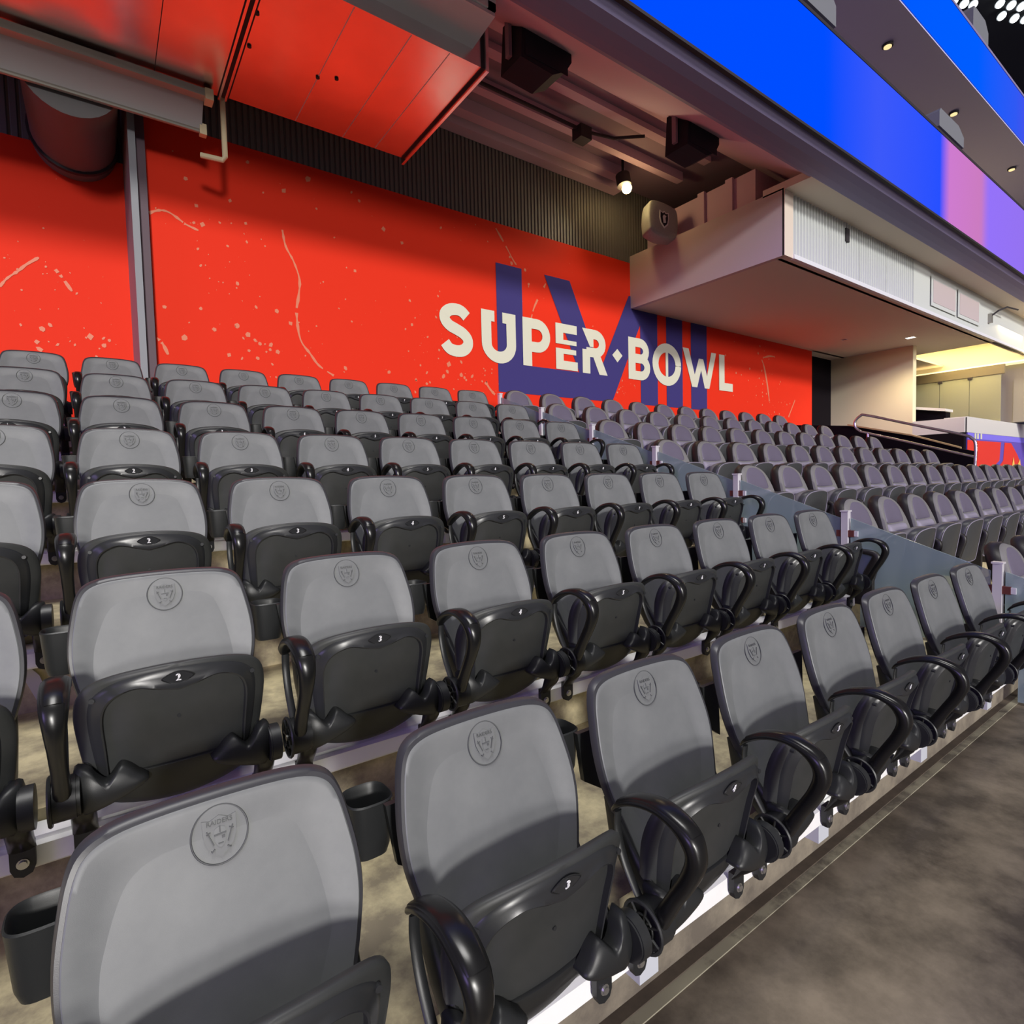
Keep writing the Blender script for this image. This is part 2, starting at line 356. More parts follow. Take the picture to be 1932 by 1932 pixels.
for pts in [[(0.25,2.54),(0.31,2.63),(0.39,2.71),(0.45,2.78),(0.55,2.87)], [(0.67,2.78),(0.72,2.71),(0.79,2.59)]]: crack([(.927+(x-.927)*1.0765, .573+(z-.573)*1.0765) for x, z in pts], .03, 6.695, wl)
def flecks(name, cl, y, parent):
    b = MB()
    for cx, cz, sx, sz, n, mx in cl:
        for _ in range(n):
            x, z, r = random.gauss(cx, sx), random.gauss(cz, sz), random.uniform(.25, 1)**2*mx
            a0 = random.uniform(0, 6); k = random.choice((4, 5, 6)); st = random.uniform(.4, 1); al = random.uniform(-.5, .5)+PI/2
            p = []
            for i in range(k):
                t = a0+2*PI*i/k; rr = r*random.uniform(.7, 1.15); u, v = rr*math.cos(t), rr*math.sin(t)*st
                p.append((x+u*math.sin(al)*st-v*math.cos(al)*.6, z+u*math.cos(al)+v*math.sin(al)))
            if z < 4.3 and x > (1.48 if parent is wb else -9) and x < (14.8 if parent is wb else 1.25) and z > 1.6: b.prism(p, 1, y, y+.0015)
    o = obj(name, b, 'crack', parent); o['kind'] = 'stuff'; return o
flecks('paint_flecks', [(2.1,3.2,.3,.25,40,.035),(2.3,2.3,.4,.35,40,.045),(3.2,2.6,.6,.5,40,.03),(3.3,4.0,.8,.15,20,.045),(4.6,2.5,.3,.3,40,.03),(5.3,2.1,.35,.12,30,.06),
                        (4.4,1.9,.5,.1,16,.05),(6.4,3.5,.3,.3,20,.03),(7.2,2.9,.5,.4,14,.03),(8.3,2.2,.3,.15,30,.035),(12.6,2.6,.5,.4,40,.04),(13.3,2.1,.5,.2,25,.045),(11.2,3.2,.5,.3,14,.03),(6.5,4.0,1.2,.2,12,.04)], YK, wb)
flecks('paint_flecks', [(0.6,2.75,.3,.15,24,.03),(0.9,2.2,.3,.12,24,.05),(0.5,3.3,.4,.3,10,.02)], 6.695, wl)

# ------------------------------------------------------------------ right of the mural: opening, white panel, club
struct('wall_opening', MB().box((14.93, 6.15, 0.3), (16.5, 6.4, 3.6)), 'black_wall')
struct('wall_opening_side', MB().box((14.90, 5.90, 0.3), (14.935, 6.2, 3.6)), 'black_wall')
pw = struct('wall_right', MB().prism([(4.30,1.40),(6.15,1.85),(6.15,3.62),(4.30,3.62)], 0, 16.5, 16.7), 'white_wall')
struct('wall_aisle', MB().prism([(2.30,-0.5),(6.1,-0.5),(6.1,1.80),(4.64,1.64),(3.45,1.32),(2.65,1.02),(2.45,.96),(2.45,-.5)], 0, 14.0, 14.15), 'black_wall')
struct('trim_gold', MB().prism([(2.65,1.025),(3.45,1.325),(4.64,1.645),(4.64,1.675),(3.45,1.355),(2.65,1.055)], 0, 13.97, 14.03), 'gold')
ai = MB()
for k in range(3, 7):
    for h in (0, .5): ai.box((XE, (k+h)*D+YR-.01, -1.0), (13.98, (k+h+.5)*D+YR+.3, (k+h*1.0)*H+ZT))
struct('floor_stair', ai, 'black_wall')

# bulkhead box above the padded seats with louvred front
Y_B, Z_B, Z_S, Z_UP = 3.11, 3.58, 4.45, 5.6
bb = MB()
bb.box((8.62, Y_B, Z_B), (17.85, WY, Z_B+.05)); bb.box((17.85, Y_B, Z_B), (34, 3.19, Z_B+.05)); bb.box((17.85, 4.9, Z_B), (24, 9, Z_B+.05)); bb.box((14.9, 5.8, Z_B), (17.85, 9, Z_B+.05))
sof = struct('ceiling_soffit', bb, 'soffit')
struct('wall_bulkhead', MB().box((8.58, Y_B, Z_B-.002), (8.66, WY, Z_S+.02)), 'bulkhead')
struct('wall_bulkhead_back', MB().box((8.66, Y_B+.09, Z_B), (34, Y_B+.14, Z_S)), 'bulkhead')
struct('trim_corner', MB().box((8.58, Y_B-.012, Z_B-.003), (8.80, Y_B+.02, Z_S)), 'soffit')
lv = thing('louvre_band', 'white fluted panel band on the front of the bulkhead box', 'louvre', (8.8, Y_B, Z_B))
def flute(x0, x1, z0, z1, p=0.085, d=0.045):
    m = MB(); n = max(1, round((x1-x0)/p)); p = (x1-x0)/n; pr = []
    for i in range(n): pr += [(x0+i*p, 0), (x0+i*p+.3*p, 0), (x0+i*p+.5*p, d), (x0+i*p+.8*p, d)]
    pr.append((x1, 0)); k = len(pr)
    m.add([(a, y, z0) for a, y in pr]+[(a, y, z1) for a, y in pr], [(i, i+1, k+i+1, k+i) for i in range(k-1)])
    m.box((x0, d+.002, z0), (x1, d+.03, z1)); return m
ed = [0.0, 1.05, 2.05, 3.05, 4.20]
for i in range(4): obj('fluted_panel', flute(ed[i]+.004, ed[i+1]-.004, 0.05, 0.87), 'louver', lv)
obj('plain_panel', MB().box((4.21, 0, .05), (5.0, .03, .87)), 'louver', lv)
obj('plain_panel', MB().box((5.0, 0.02, .05), (25.0, .05, .87)), 'louver', lv)
for a in (5.05, 6.5):
    f = obj('access_frame', MB().box((a, -.01, .18), (a+1.35, .0, .74)), 'louver', lv)
    obj('access_door', MB().box((a+.08, -.016, .25), (a+1.27, -.0105, .67)), 'bulkhead', f)
obj('bottom_edge', MB().box((-.0, -.03, -.01), (25, .03, .05)), 'grille_white', lv)
obj('socket_plate', MB().box((1.55, -.02, .58), (1.66, .02, .78)), 'galv_dark', lv)
br = obj('cable_bracket', MB().box((8.5, -.05, .35), (8.6, .02, .55)), 'strut', lv)
obj('cable', MB().tube([(8.55, -.03, .5), (8.6, -.15, .6), (8.8, -.25, .68), (9.4, -.3, .7)], .018, 6), 'galv_dark', lv)
struct('ceiling_slab', MB().box((8.58, 2.70, Z_S), (34, Y_B+.3, Z_S+.1)), 'soffit')
# downlights in the soffit
for (x, y, w, m) in ((15.55, 4.03, .17, 'downw'), (14.4, 4.9, .10, 'galv_dark')):
    t = thing('soffit_downlight', 'small square recessed light in the bulkhead underside' if m == 'downw' else 'small dark sensor disc in the bulkhead underside', 'light', (x, y, Z_B))
    obj('lens', MB().box((-w/2, -w/2, -.006), (w/2, w/2, -.001)), m, t)
    obj('trim_ring', MB().tube([(-w/2,-w/2,-.004),(w/2,-w/2,-.004),(w/2,w/2,-.004),(-w/2,w/2,-.004)], .008, 6, True), 'grille_white', t)

# club lounge behind: cove ceiling, header, glass doors
struct('ceiling_cove', MB().box((17.85, 3.26, 4.05), (20.4, 9.0, 4.1)), 'cove')
struct('ceiling_cove_edge', MB().box((17.83, 3.2, Z_B-.0), (17.87, 9.0, 4.06)), 'soffit')
struct('wall_club', MB().box((20.4, 0.2, 1.85), (20.5, 9.0, 4.1)), 'club_wall')
struct('ceiling_club', MB().box((20.0, 0.2, 3.36), (20.4, 9.0, 3.40)), 'cove')
struct('trim_header', MB().box((19.98, 3.45, 3.12), (20.06, 9.0, 3.36)), 'olive')
struct('ceiling_grille', MB().box((17.9, 3.12, Z_B-.02), (20.4, 3.19, Z_B+.0)), 'galv_dark')
dg = thing('glass_door_row', 'row of tinted glass door panes beneath an olive header', 'glass doors', (20, 3.5, 1.86))
for i in range(3):
    pn = obj('pane', MB().box((0, .02+i*.67, 0), (.02, .02+i*.67+.655, 1.26)), 'clear', dg)
    obj('clamp', MB().box((-.03, .02+i*.67+.60, 1.20), (.05, .02+i*.67+.70, 1.26)), 'galv_dark', pn)
struct('door_1', MB().box((20.36, 1.6, 1.86), (20.40, 3.35, 2.95)), 'club_wall')
struct('floor_club', MB().box((16.7, 3.75, 0.0), (20.4, 9.0, 0.9)), 'black_wall')
# white bar counter with corner, shelf and graphic below
ct = thing('bar_counter', 'long white bar counter with a squared corner above the red graphic', 'counter', (16.5, 3.3, 0.9))
obj('counter_return', MB().box((0, 0.0, .57), (.5, 1.0, .90)), 'counter', ct)
obj('counter_front', MB().box((.06, -.02, .57), (6, .40, .92)), 'counter', ct)
obj('counter_joint', MB().box((.055, -.022, .57), (.07, .0, .90)), 'galv_dark', ct)
ws = thing('wall_shelf', 'white overhanging shelf with dark opening beside the white panel', 'shelf', (16.9, 3.75, 1.8))
obj('shelf_top', MB().prism([(0,.20),(.75,.34),(.75,.40),(0,.26)], 0, -.1, .4), 'counter', ws)
obj('opening', MB().prism([(.05,.02),(.72,.02),(.72,.33),(.05,.2)], 0, .1, .4), 'black_wall', ws)
gp = thing('graphic_panel', 'red and purple printed graphic wrapped below the bar counter', 'graphic', (16.62, 3.28, 0.5))
obj('base', MB().box((0, 0, -.3), (6, .02, .96)), 'graphic_purple', gp)
def gprint(name, polys, m, y=-.004): poly_print(name, polys, y, m, gp)
gprint('blue_band', [[(0,.83),(6,.83),(6,.965),(0,.965)]], 'graphic_blue')
for a in (.45, .62, .86): gprint('white_stripe', [[(a,.84),(a+.12,.84),(a+.12,.965),(a,.965)]], 'cream', -.010)
gprint('red_field', [[(0,-.3),(1.5,-.3),(1.9,.2),(2.35,.35),(2.40,.6),(2.45,.80),(0,.80)], [(2.0,-.3),(5.5,-.3),(4.4,.1),(3.9,.5),(3.3,.8),(2.75,.8),(2.65,.35),(2.2,.15)]], 'graphic_red')
gprint('flame', [[(3.2,-.2),(3.5,.45),(3.7,.1),(4.1,.4),(4.3,-.2)], [(2.6,-.2),(2.8,.15),(3.0,-.2)]], 'graphic_yellow', -.012)
struct('wall_club_base', MB().box((16.5, 3.31, -.5), (16.62, 6.1, 1.47)), 'black_wall')

# ------------------------------------------------------------------ ceiling left part, fascia, LED boards
x0, x1 = XL-2, 36
cl = MB(); cl.prism([(2.72,4.45),(2.72,4.62),(4.25,5.72),(4.25,5.55)], 0, x0, 13.5); struct('ceiling_slope', cl, 'ceil')
struct('ceiling', MB().box((x0, 4.2, Z_UP), (13.5, 7.0, Z_UP+.1)), 'ceil_dark')
for k, (ya, yb, za) in enumerate(((4.45, 4.58, 5.52), (4.98, 5.10, 5.46), (5.42, 5.58, 5.44), (5.68, 5.86, 5.40))):
    t = struct('ceiling_beam', MB().box((x0, ya, za), (8.9 if k < 2 else 7.6+.2*k, yb, za+.2)), 'ceil')
nose = [(2.78,4.47),(2.72,4.44),(2.62,4.43),(2.5,4.43),(2.4,4.45),(2.34,4.49),(2.31,4.55),(2.31,5.85),(2.78,5.85)]
struct('ceiling_fascia', MB().prism(nose, 0, x0, x1), 'fascia')
t = thing('led_ribbon_board', 'wide blue and pink glowing LED ribbon board on the lower balcony front', 'screen', (0, 2.30, 4.52))
obj('screen', MB().box((x0, -.02, .0), (x1, 0.0, 1.24)), 'led', t)
obj('frame', MB().box((x0, -.028, 1.24), (x1, .02, 1.28)), 'galv_dark', t)
obj('frame', MB().box((x0, -.024, -.03), (x1, .02, .0)), 'galv_dark', t)
struct('ceiling_upper_deck', MB().prism([(2.78,7.95),(3.6,7.90),(5.2,7.6),(9,7.9),(9,8.2),(2.78,8.1)], 0, -6, 44), 'deck')
t = thing('led_ribbon_board', 'narrower blue LED ribbon board on the upper balcony front, top right', 'screen', (0, 2.77, 7.98))
obj('screen', MB().box((-6, -.02, .0), (44, 0.0, .93)), 'led2', t)
obj('frame', MB().box((-6, -.03, .93), (44, .02, .98)), 'fascia', t)
struct('wall_balcony_back', MB().box((x0, 6.5, 5.7), (x1, 6.6, 8.2)), 'ceil_dark')
struct('ceiling_truss', MB().box((22, 2, 16.17), (34, 10, 16.3)), 'roof_dark')
struct('wall_parapet', MB().box((-6, 2.795, 8.1), (44, 2.95, 8.955)), 'deck')
struct('ceiling_roof', MB().box((4, -6, 26), (90, 40, 26.3)), 'roof_dark')
struct('wall_far', MB().box((80, -30, -2), (80.5, 60, 26)), 'roof_dark')
for i, (px, py, pz) in enumerate(((9.4, 3.30, 7.90), (12.2, 3.25, 7.90), (15.4, 3.25, 7.90), (19.2, 3.2, 7.90), (24.0, 3.05, 7.91))):
    t = thing('deck_downlight', 'small amber downlight in the upper deck underside, %s from the picture top' % ('first','second','third','fourth','fifth')[i], 'light', (px, py, pz), 'amber downlights under the upper deck')
    obj('lens', MB().cyl((0, 0, -.03), (0, 0, 1), .06, .02, 14), 'down', t)
    obj('bezel', MB().cyl((0, 0, -.015), (0, 0, 1), .085, .03, 14), 'galv_dark', t)
def cluster(name, lab, loc, sz):
    t = thing(name, lab, 'speaker', loc); w, h = sz
    obj('cabinet', MB().prism([(-w,0),(w,0),(w,h*.6),(w*.55,h),(-w*.9,h),(-w,h*.8)], 1, 0, .3), 'column', t)
    obj('mount', MB().box((-w*.6, .05, -.12), (w*.6, .25, .0)), 'galv_dark', t)
cluster('balcony_speaker', 'grey angular cabinet standing on the LED board at the picture top', (7.95, 2.35, 5.97), (.42, .40))
cluster('balcony_speaker', 'grey angular cabinet standing on the LED board beside the pink glow', (12.3, 2.35, 5.97), (.55, .28))
cluster('balcony_speaker', 'grey angular cabinet standing on the upper LED board', (15.3, 2.80, 9.09), (.45, .4))
FL = ['third from the upper LED board', 'fourth from the upper LED board', 'fifth in the upper line', 'sixth in the upper line', 'first in the lower line', 'second in the lower line', 'last, at the picture edge', 'nearest the upper LED board', 'second from the upper LED board']
fi = 0
for (a, c) in ((25.05,5.62),(25.75,5.10),(26.15,4.90),(26.5,4.72),(26.45,5.22),(26.95,5.0),(27.3,4.8),(24.35,5.95),(24.75,5.78)):
    fi += 1
    t = thing('floodlight', 'bright oval arena floodlight in the top right corner, ' + FL[fi-1], 'floodlight', (a, c, 16), 'arena floodlights in the top right corner')
    obj('lens', MB().cyl((0, 0, 0), (-.25, -.5, -1), .12, .03, 16), 'flood', t)
    obj('housing', MB().cyl((0.04, .08, .16), (-.25, -.5, -1), .10, .16, 16, .145), 'flood_body', t)

# ------------------------------------------------------------------ ductwork
dt = thing('air_duct', 'large galvanised rectangular air duct hanging before the red mural', 'duct', (2.0, 4.3, 4.4))
x_e = 1.95
obj('main_section', MB().box((.12, -.85, 0), (x_e, .87, .75)), 'galv', dt)
obj('left_section', MB().box((-4, -.87, -.02), (.02, .86, .77)), 'galv', dt)
fj = obj('flange_joint', MB().box((.03, -.88, -.035), (.05, .89, .78)), 'galv', dt)
obj('joint_gap', MB().box((.02, -.86, -.02), (.12, .86, .76)), 'galv_dark', dt)
obj('flange_joint', MB().box((.085, -.88, -.03), (.105, .89, .78)), 'galv', dt)
for a in (-1.6, -.5, .75, 1.25, 1.62): obj('crease', MB().box((a, -.84, -.003 if a > 0 else -.023), (a+.006, .86, .0)), 'galv_dark' if a in (-.5,) else 'duct_front', dt)
ef = obj('end_flange', MB().box((x_e+.02, -.9, -.05), (x_e+.05, .92, .80)), 'galv', dt)
obj('flange_gap', MB().box((x_e, -.86, -.01), (x_e+.02, .87, .76)), 'galv_dark', dt)
hood = obj('supply_hood', MB().prism([(-.85,.13),(-.85,.80),(-1.20,.80),(-1.20,.17),(-1.06,.155)], 0, -1.0, 1.86), 'duct_front', dt)
obj('hood_lip', MB().prism([(-1.20,.17),(-1.215,.17),(-1.215,.20),(-1.20,.20)], 0, -1.0, 1.86), 'duct_front', hood)
gr = thing('supply_grille', 'white slatted supply grille on the front of the air duct', 'grille', (2.0, 3.08, 4.605))
obj('grille_frame', MB().box((.95, -.01, .0), (1.86, .01, .06)).box((.95, -.01, .36), (1.86, .01, .42)).box((1.78, -.01, .0), (1.86, .01, .42)).box((.95, -.01, 0), (1.02, .01, .42)), 'grille_white', gr)
for k in range(15): obj('slat', MB().box((1.03+k*.05, -.004, .06), (1.055+k*.05, .006, .36)), 'grille_white', gr)
obj('backing', MB().box((.96, .006, .01), (1.85, .012, .41)), 'duct_front', gr)
bo = MB()
for (a, c) in ((.13,-.35),(.15,.05),(.75,.1),(.9,.02)): bo.cyl((a, c, -.012), (0, 0, 1), .018, .01, 10)
obj('rivets', bo, 'galv_dark', dt)
# trapeze strut and conduit under the left part of the duct
st = thing('trapeze_strut', 'steel strut trough hung along the back edge of the air duct', 'strut', (0.3, 5.18, 4.28))
obj('channel', MB().box((-3.0, -.12, .0), (1.66, -.03, .07)), 'strut', st)
obj('trough_face', MB().prism([(-.03,.05),(.16,-.17),(.165,-.17),(-.02,.05)], 0, -2.9, 1.60), 'painted', st)
obj('lower_pipe', MB().tube([(-2.9, .17, -.18), (1.62, .17, -.18)], .022), 'strut', st)
obj('end_plate', MB().box((1.60, -.14, -.03), (1.67, -.02, .07)), 'conduit', st)
obj('end_plate', MB().box((1.58, .13, -.22), (1.64, .2, -.12)), 'conduit', st)
obj('hanger', MB().box((-.02, .14, -.2), (.02, .18, .15)), 'strut', st)
obj('conduit_elbow', MB().tube([(1.78, .06, .16), (1.78, .06, -.42), (1.76, .07, -.45), (1.58, .15, -.42)], .026), 'conduit', st)
rd = thing('round_duct', 'dark round duct behind the strut, joining the corrugated wall', 'duct', (0.88, 5.5, 4.28))
obj('pipe', MB().cyl((0, -.1, 0), (0, 1, 0), .36, 1.28, 32).mesh('pipe', 40), 'corrugated', rd)
obj('collar', MB().cyl((0, .95, 0), (0, 1, 0), .385, .05, 32).mesh('collar', 40), 'galv_dark', rd)

# ------------------------------------------------------------------ ceiling speakers, lamp
for (lab, x, w) in (('black ceiling speaker nearest the air duct', 4.72, .40), ('black ceiling speaker farther along, above the lit lamp', 7.28, .40)):
    t = thing('ceiling_speaker', lab, 'speaker', (x, 3.62, 4.68))
    obj('cabinet', MB().prism([(-.30,.02),(.10,.0),(.28,.10),(.36,.22),(.36,.48),(.22,.56),(-.26,.52)], 1, -.16, .18), 'speaker', t)
    obj('yoke', MB().box((-.34, -.02, .1), (-.30, .04, .62)).box((-.34, -.02, .58), (.3, .04, .62)), 'ceil_dark', t)
    obj('grille', MB().box((-.25, -.168, .06), (.30, -.161, .44)), 'speaker', t)
t = thing('wall_speaker', 'grey rounded speaker with shield crest beside the lit lamp', 'speaker', (8.34, 4.92, 4.42))
t.rotation_euler = (math.radians(-12), math.radians(9), math.radians(-14)); t.scale = (.92, .92, .92)
o_ = cat_rom([(-.26,.05),(0,.0),(.24,.05),(.29,.14),(.31,.36),(.29,.58),(.22,.65),(0,.68),(-.22,.66),(-.29,.58),(-.32,.36),(-.30,.14)], 4, True)
obj('cabinet', MB().pillow(o_, [(0,0),(.6,0),(.9,.0),(.97,.01),(1,.04),(1,.2),(.8,.3)], lambda x, z: 0).mesh('cabinet', 50), 'speaker_grey', t)
sh = [(x*1.25, .335+(z-.335)*1.25) for x, z in [(-.075,.46),(-.03,.44),(0,.47),(.03,.44),(.075,.46),(.08,.36),(.06,.26),(0,.19),(-.06,.26),(-.08,.36)]]
cr = obj('shield_crest', MB().prism(sh, 1, -.008, .004), 'grille_white', t)
obj('shield_face', MB().prism([(x*.78, .335+(z-.335)*.8) for x, z in sh], 1, -.011, -.008), 'speaker', cr)
obj('crest_mark', MB().prism([(-.02,.25),(.03,.27),(.02,.36),(.04,.40),(-.01,.42),(-.035,.38)], 1, -.014, -.011), 'grille_white', cr)
obj('bracket', MB().box((.1, .3, .25), (.5, .34, .4)), 'ceil_dark', t)
lp = thing('ceiling_lamp', 'glowing warm lamp below the dark ceiling by the wall', 'lamp', (7.80, 5.20, 5.13))
bm_ = bmesh.new(); bmesh.ops.create_uvsphere(bm_, u_segments=16, v_segments=10, radius=.075); me = bpy.data.meshes.new('bulb'); bm_.to_mesh(me); bm_.free()
obj('bulb', me, 'lamp_warm', lp)
obj('housing', MB().cyl((0, .05, .06), (0, .2, 1), .11, .18, 18).mesh('housing', 40), 'galv_dark', lp)
obj('stem', MB().cyl((0, .08, .22), (0, 0, 1), .02, .25, 8), 'galv_dark', lp)
pl = bpy.data.lights.new('ceiling_lamp_light', 'SPOT'); pl.energy = 32; pl.color = (1.0, .80, .50); pl.shadow_soft_size = .08
pl.spot_size = math.radians(150); pl.spot_blend = .6
po = bpy.data.objects.new('ceiling_lamp_light', pl); COL.objects.link(po); po.location = (7.72, 5.10, 5.0)
po.rotation_euler = Vector((-.75, -.25, -.62)).to_track_quat('-Z', 'Y').to_euler()
al = bpy.data.lights.new('cove_light', 'AREA'); al.shape = 'RECTANGLE'; al.size = 2.0; al.size_y = 4.5; al.energy = 160; al.color = (1, .80, .46)
ao = bpy.data.objects.new('cove_light', al); COL.objects.link(ao); ao.location = (19.1, 5.2, 4.0)
pn = bpy.data.lights.new('soffit_downlight_light', 'SPOT'); pn.energy = 170; pn.color = (1, .84, .58); pn.spot_size = math.radians(140); pn.spot_blend = .8
po = bpy.data.objects.new('soffit_downlight_light', pn); COL.objects.link(po); po.location = (15.55, 4.03, 3.52)
ob_ = thing('bulkhead_block', 'purple-lit boxed bulkhead sitting above the louvred box', 'bulkhead', (9.0, 3.77, 4.56))
obj('body', MB().box((0, 0.0, 0), (4, 2.05, .58)), 'ceil', ob_)
for a in (.35, .85): obj('rib', MB().box((-.05, a, .0), (.0, a+.12, .60)), 'ceil', ob_)
cb = obj('ceiling_conduit', MB().tube([(x0, 4.86, 5.42), (6.6, 4.86, 5.42), (7.0, 4.7, 5.38), (7.3, 4.4, 5.36)], .022, 8), 'galv_dark')
tag(cb, 'thin dark conduit running along the purple-lit ceiling', 'conduit')
jb = obj('junction_box', MB().box((6.45, 4.78, 5.28), (6.65, 4.96, 5.45)), 'galv_dark'); tag(jb, 'small dark junction box on the purple-lit ceiling', 'box')

# ------------------------------------------------------------------ plastic stadium seat (parts in seat coordinates; z=0 at crest)
OY, OZ = 0.19, 0.56
def shift(me, dx=0): me.transform(Matrix.Translation((dx, OY, OZ))); return me
def yb(x, z):
    return 0.30*z if z > -.2 else -.06+.36*(z+.2)
def yback(x, z): return yb(x, z) - .013*max(0, (abs(x)-.05)/.175)**3
half = [(0,.064),(.09,.062),(.15,.056),(.186,.041),(.204,.012),(.216,-.04),(.224,-.10),(.223,-.16),(.211,-.22),(.193,-.28),(.178,-.34),(.168,-.40),(.155,-.44),(.09,-.455),(0,-.457)]
bo_ = cat_rom(mirror(half), 4, True)
ME = {}
ME['backrest'] = shift(MB().pillow(bo_, [(0,.007),(.9,.007),(.95,.006),(.957,-.001),(.985,.001),(1.0,.009),(1.003,.022),(.97,.029),(.9,.030),(.5,.028)], yback, (0,-.17)).mesh('backrest', 38))
fo_ = [(x*.956, -.17+(z+.17)*.956) for x, z in bo_]
ME['back_panel'] = shift(MB().pillow(fo_, [(0,.001)]+[(q/20, .001) for q in range(2, 15)]+[(.74,.0006),(.78,.0002),(.82,-.0006),(.86,-.0015),(.90,-.0023),(.93,-.0028),(.96,-.003),(.99,-.003),(1.0,-.001),(1.0,.006)], yback, (0,-.17)).mesh('back_panel', 38))  # front face split off to carry the lighter sheen colour
# crest on the backrest
def on_back(b2, off):        # flat (x,z) polys laid on the backrest surface
    m = MB()
    for p in b2:
        n = len(p); m.add([(x, yback(x, z)-off, z) for x, z in p]+[(x, yback(x, z)+.004, z) for x, z in p], [tuple(range(n)), tuple(range(n, 2*n))[::-1]]+[(i, (i+1) % n, n+(i+1) % n, n+i) for i in range(n)])
    return m
ME['crest_ring'] = shift(MB().tube([(.043*math.cos(t), yback(.043*math.cos(t), .044*math.sin(t))-.0022, .044*math.sin(t)) for t in [2*PI*i/40 for i in range(40)]], .0014, 6, True).mesh('crest_ring', 60))
shd = [(-.026,.026),(-.014,.023),(0,.029),(.014,.023),(.026,.026),(.025,0),(.019,-.016),(.009,-.026),(0,-.032),(-.009,-.026),(-.019,-.016),(-.025,0)]
ME['crest_shield'] = shift(on_back([shd], .0042).mesh('crest_shield'))
face = [(-.009,.004),(-.008,.010),(0,.0135),(.008,.010),(.009,.004),(.0085,-.008),(.004,-.016),(0,-.018),(-.004,-.016),(-.0085,-.008)]
ME['crest_figure'] = shift(on_back([face], .0054).mesh('crest_figure'))
lines = [[(-.009,.0025),(.009,.0035),(.009,.001),(-.009,.0)], [(-.001,.004),(.001,.004),(.001,.013),(-.001,.013)], [(-.004,-.011),(.004,-.011),(.004,-.0125),(-.004,-.0125)],
         [(.002,-.001),(.007,-.001),(.007,-.005),(.002,-.005)]]
for sg in (-1, 1):
    lines += [[(sg*.010,-.012),(sg*.019,.010),(sg*.0205,.009),(sg*.0115,-.013)], [(sg*.010,-.018),(sg*.015,-.022),(sg*.014,-.0235),(sg*.009,-.0195)], [(sg*.0145,.008),(sg*.0205,.0055),(sg*.020,.0042),(sg*.014,.0068)]]
ME['crest_lines'] = shift(on_back([l[::-1] for l in lines], .0064).mesh('crest_lines'))
tm = text_xz('RAIDERS', .0105, .0008); tm.transform(Matrix.Translation((0, yback(0, .0195)-.0048, .0195)) @ Matrix.Rotation(math.radians(-16.7), 4, 'X')); ME['crest_lettering'] = shift(tm)
# folded seat pan
def yp(x, z):
    t = [(-.13,-.268),(-.20,-.252),(-.28,-.229),(-.36,-.212),(-.42,-.200),(-.47,-.180),(-.52,-.150)]
    if z >= t[0][0]: y = t[0][1]
    elif z <= t[-1][0]: y = t[-1][1]
    else:
        for (a, ya), (c, yc) in zip(t, t[1:]):
            if c <= z <= a: y = ya+(yc-ya)*(a-z)/(a-c); break
    return y + .036*(abs(x)/.2)**2.2
ph = [(0,-.135),(.07,-.138),(.135,-.147),(.182,-.165),(.207,-.197),(.215,-.25),(.209,-.32),(.200,-.38),(.19,-.43),(.172,-.474),(.125,-.502),(.06,-.516),(0,-.520)]
po_ = cat_rom(mirror(ph), 3, True)
ME['seat_pan'] = shift(MB().pillow(po_, [(0,0),(.35,0),(.65,0),(.85,0),(.94,.001),(.985,.004),(1.0,.010),(.995,.022),(.95,.030),(.7,.045)], yp, (0,-.32)).mesh('seat_pan', 55))
# raised rim with wavy inner edge
outr = [(.170,-.415),(.182,-.34),(.189,-.26),(.183,-.208),(.163,-.180),(.125,-.160),(.07,-.149),(0,-.145)]
innr = [(.150,-.415),(.153,-.34),(.157,-.26),(.148,-.220),(.125,-.196),(.085,-.184),(.04,-.197),(0,-.207)]
oc = cat_rom(outr, 4); ic = cat_rom(innr, 4); oc = oc+[(-x, z) for x, z in oc[-2::-1]]; ic = ic+[(-x, z) for x, z in ic[-2::-1]]
m = MB(); vs = []
prof = [(0.0,.002),(.12,-.004),(.35,-.008),(.6,-.0115),(.82,-.0165),(.94,-.0145),(1.0,.002)]
for (a, c) in zip(oc, ic):
    for (f, dy) in prof:
        x, z = a[0]+(c[0]-a[0])*f, a[1]+(c[1]-a[1])*f; vs.append((x, yp(x, z)+dy, z))
k = len(prof)
m.add(vs, [(i*k+q, i*k+q+1, (i+1)*k+q+1, (i+1)*k+q) for i in range(len(oc)-1) for q in range(k-1)]+[tuple(range(k)), tuple((len(oc)-1)*k+q for q in range(k))])
ME['pan_rim'] = shift(m.mesh('pan_rim', 50))
al_ = []
for i in range(24):
    t = 2*PI*i/24; c_, s_ = math.cos(t), math.sin(t); al_.append((.036*c_, -.170+.0165*s_*(1-.55*abs(c_)**2)))
lip = cat_rom(mirror([(0,-.404),(.10,-.404),(.165,-.402),(.190,-.425),(.182,-.462),(.15,-.492),(.08,-.514),(0,-.522)]), 3, True)
ME['pan_lip'] = shift(MB().pillow(lip, [(0,-.006),(.7,-.006),(.92,-.005),(1,.001),(1,.02)], yp, (0,-.46)).mesh('pan_lip', 50))
ME['number_badge'] = shift(MB().pillow(al_, [(0,-.0125),(.9,-.0125),(1,-.0095)], yp, (0,-.170)).mesh('number_badge', 40))
ME['badge_outline'] = shift(MB().tube([(x, yp(x, z)-.0115, z) for x, z in al_], .0011, 5, True).mesh('badge_outline', 60))
ME['screw_c'] = shift(MB().cyl((0, yp(0,-.28)-.004, -.28), (0, 1, 0), .0045, .006, 10).mesh('screw'))
for n_, sg in (('l', -1), ('r', 1)): ME['screw_'+n_] = shift(MB().cyl((sg*.176, yp(.176,-.20)-.010, -.20), (0, 1, 0), .006, .012, 10).mesh('screw'))
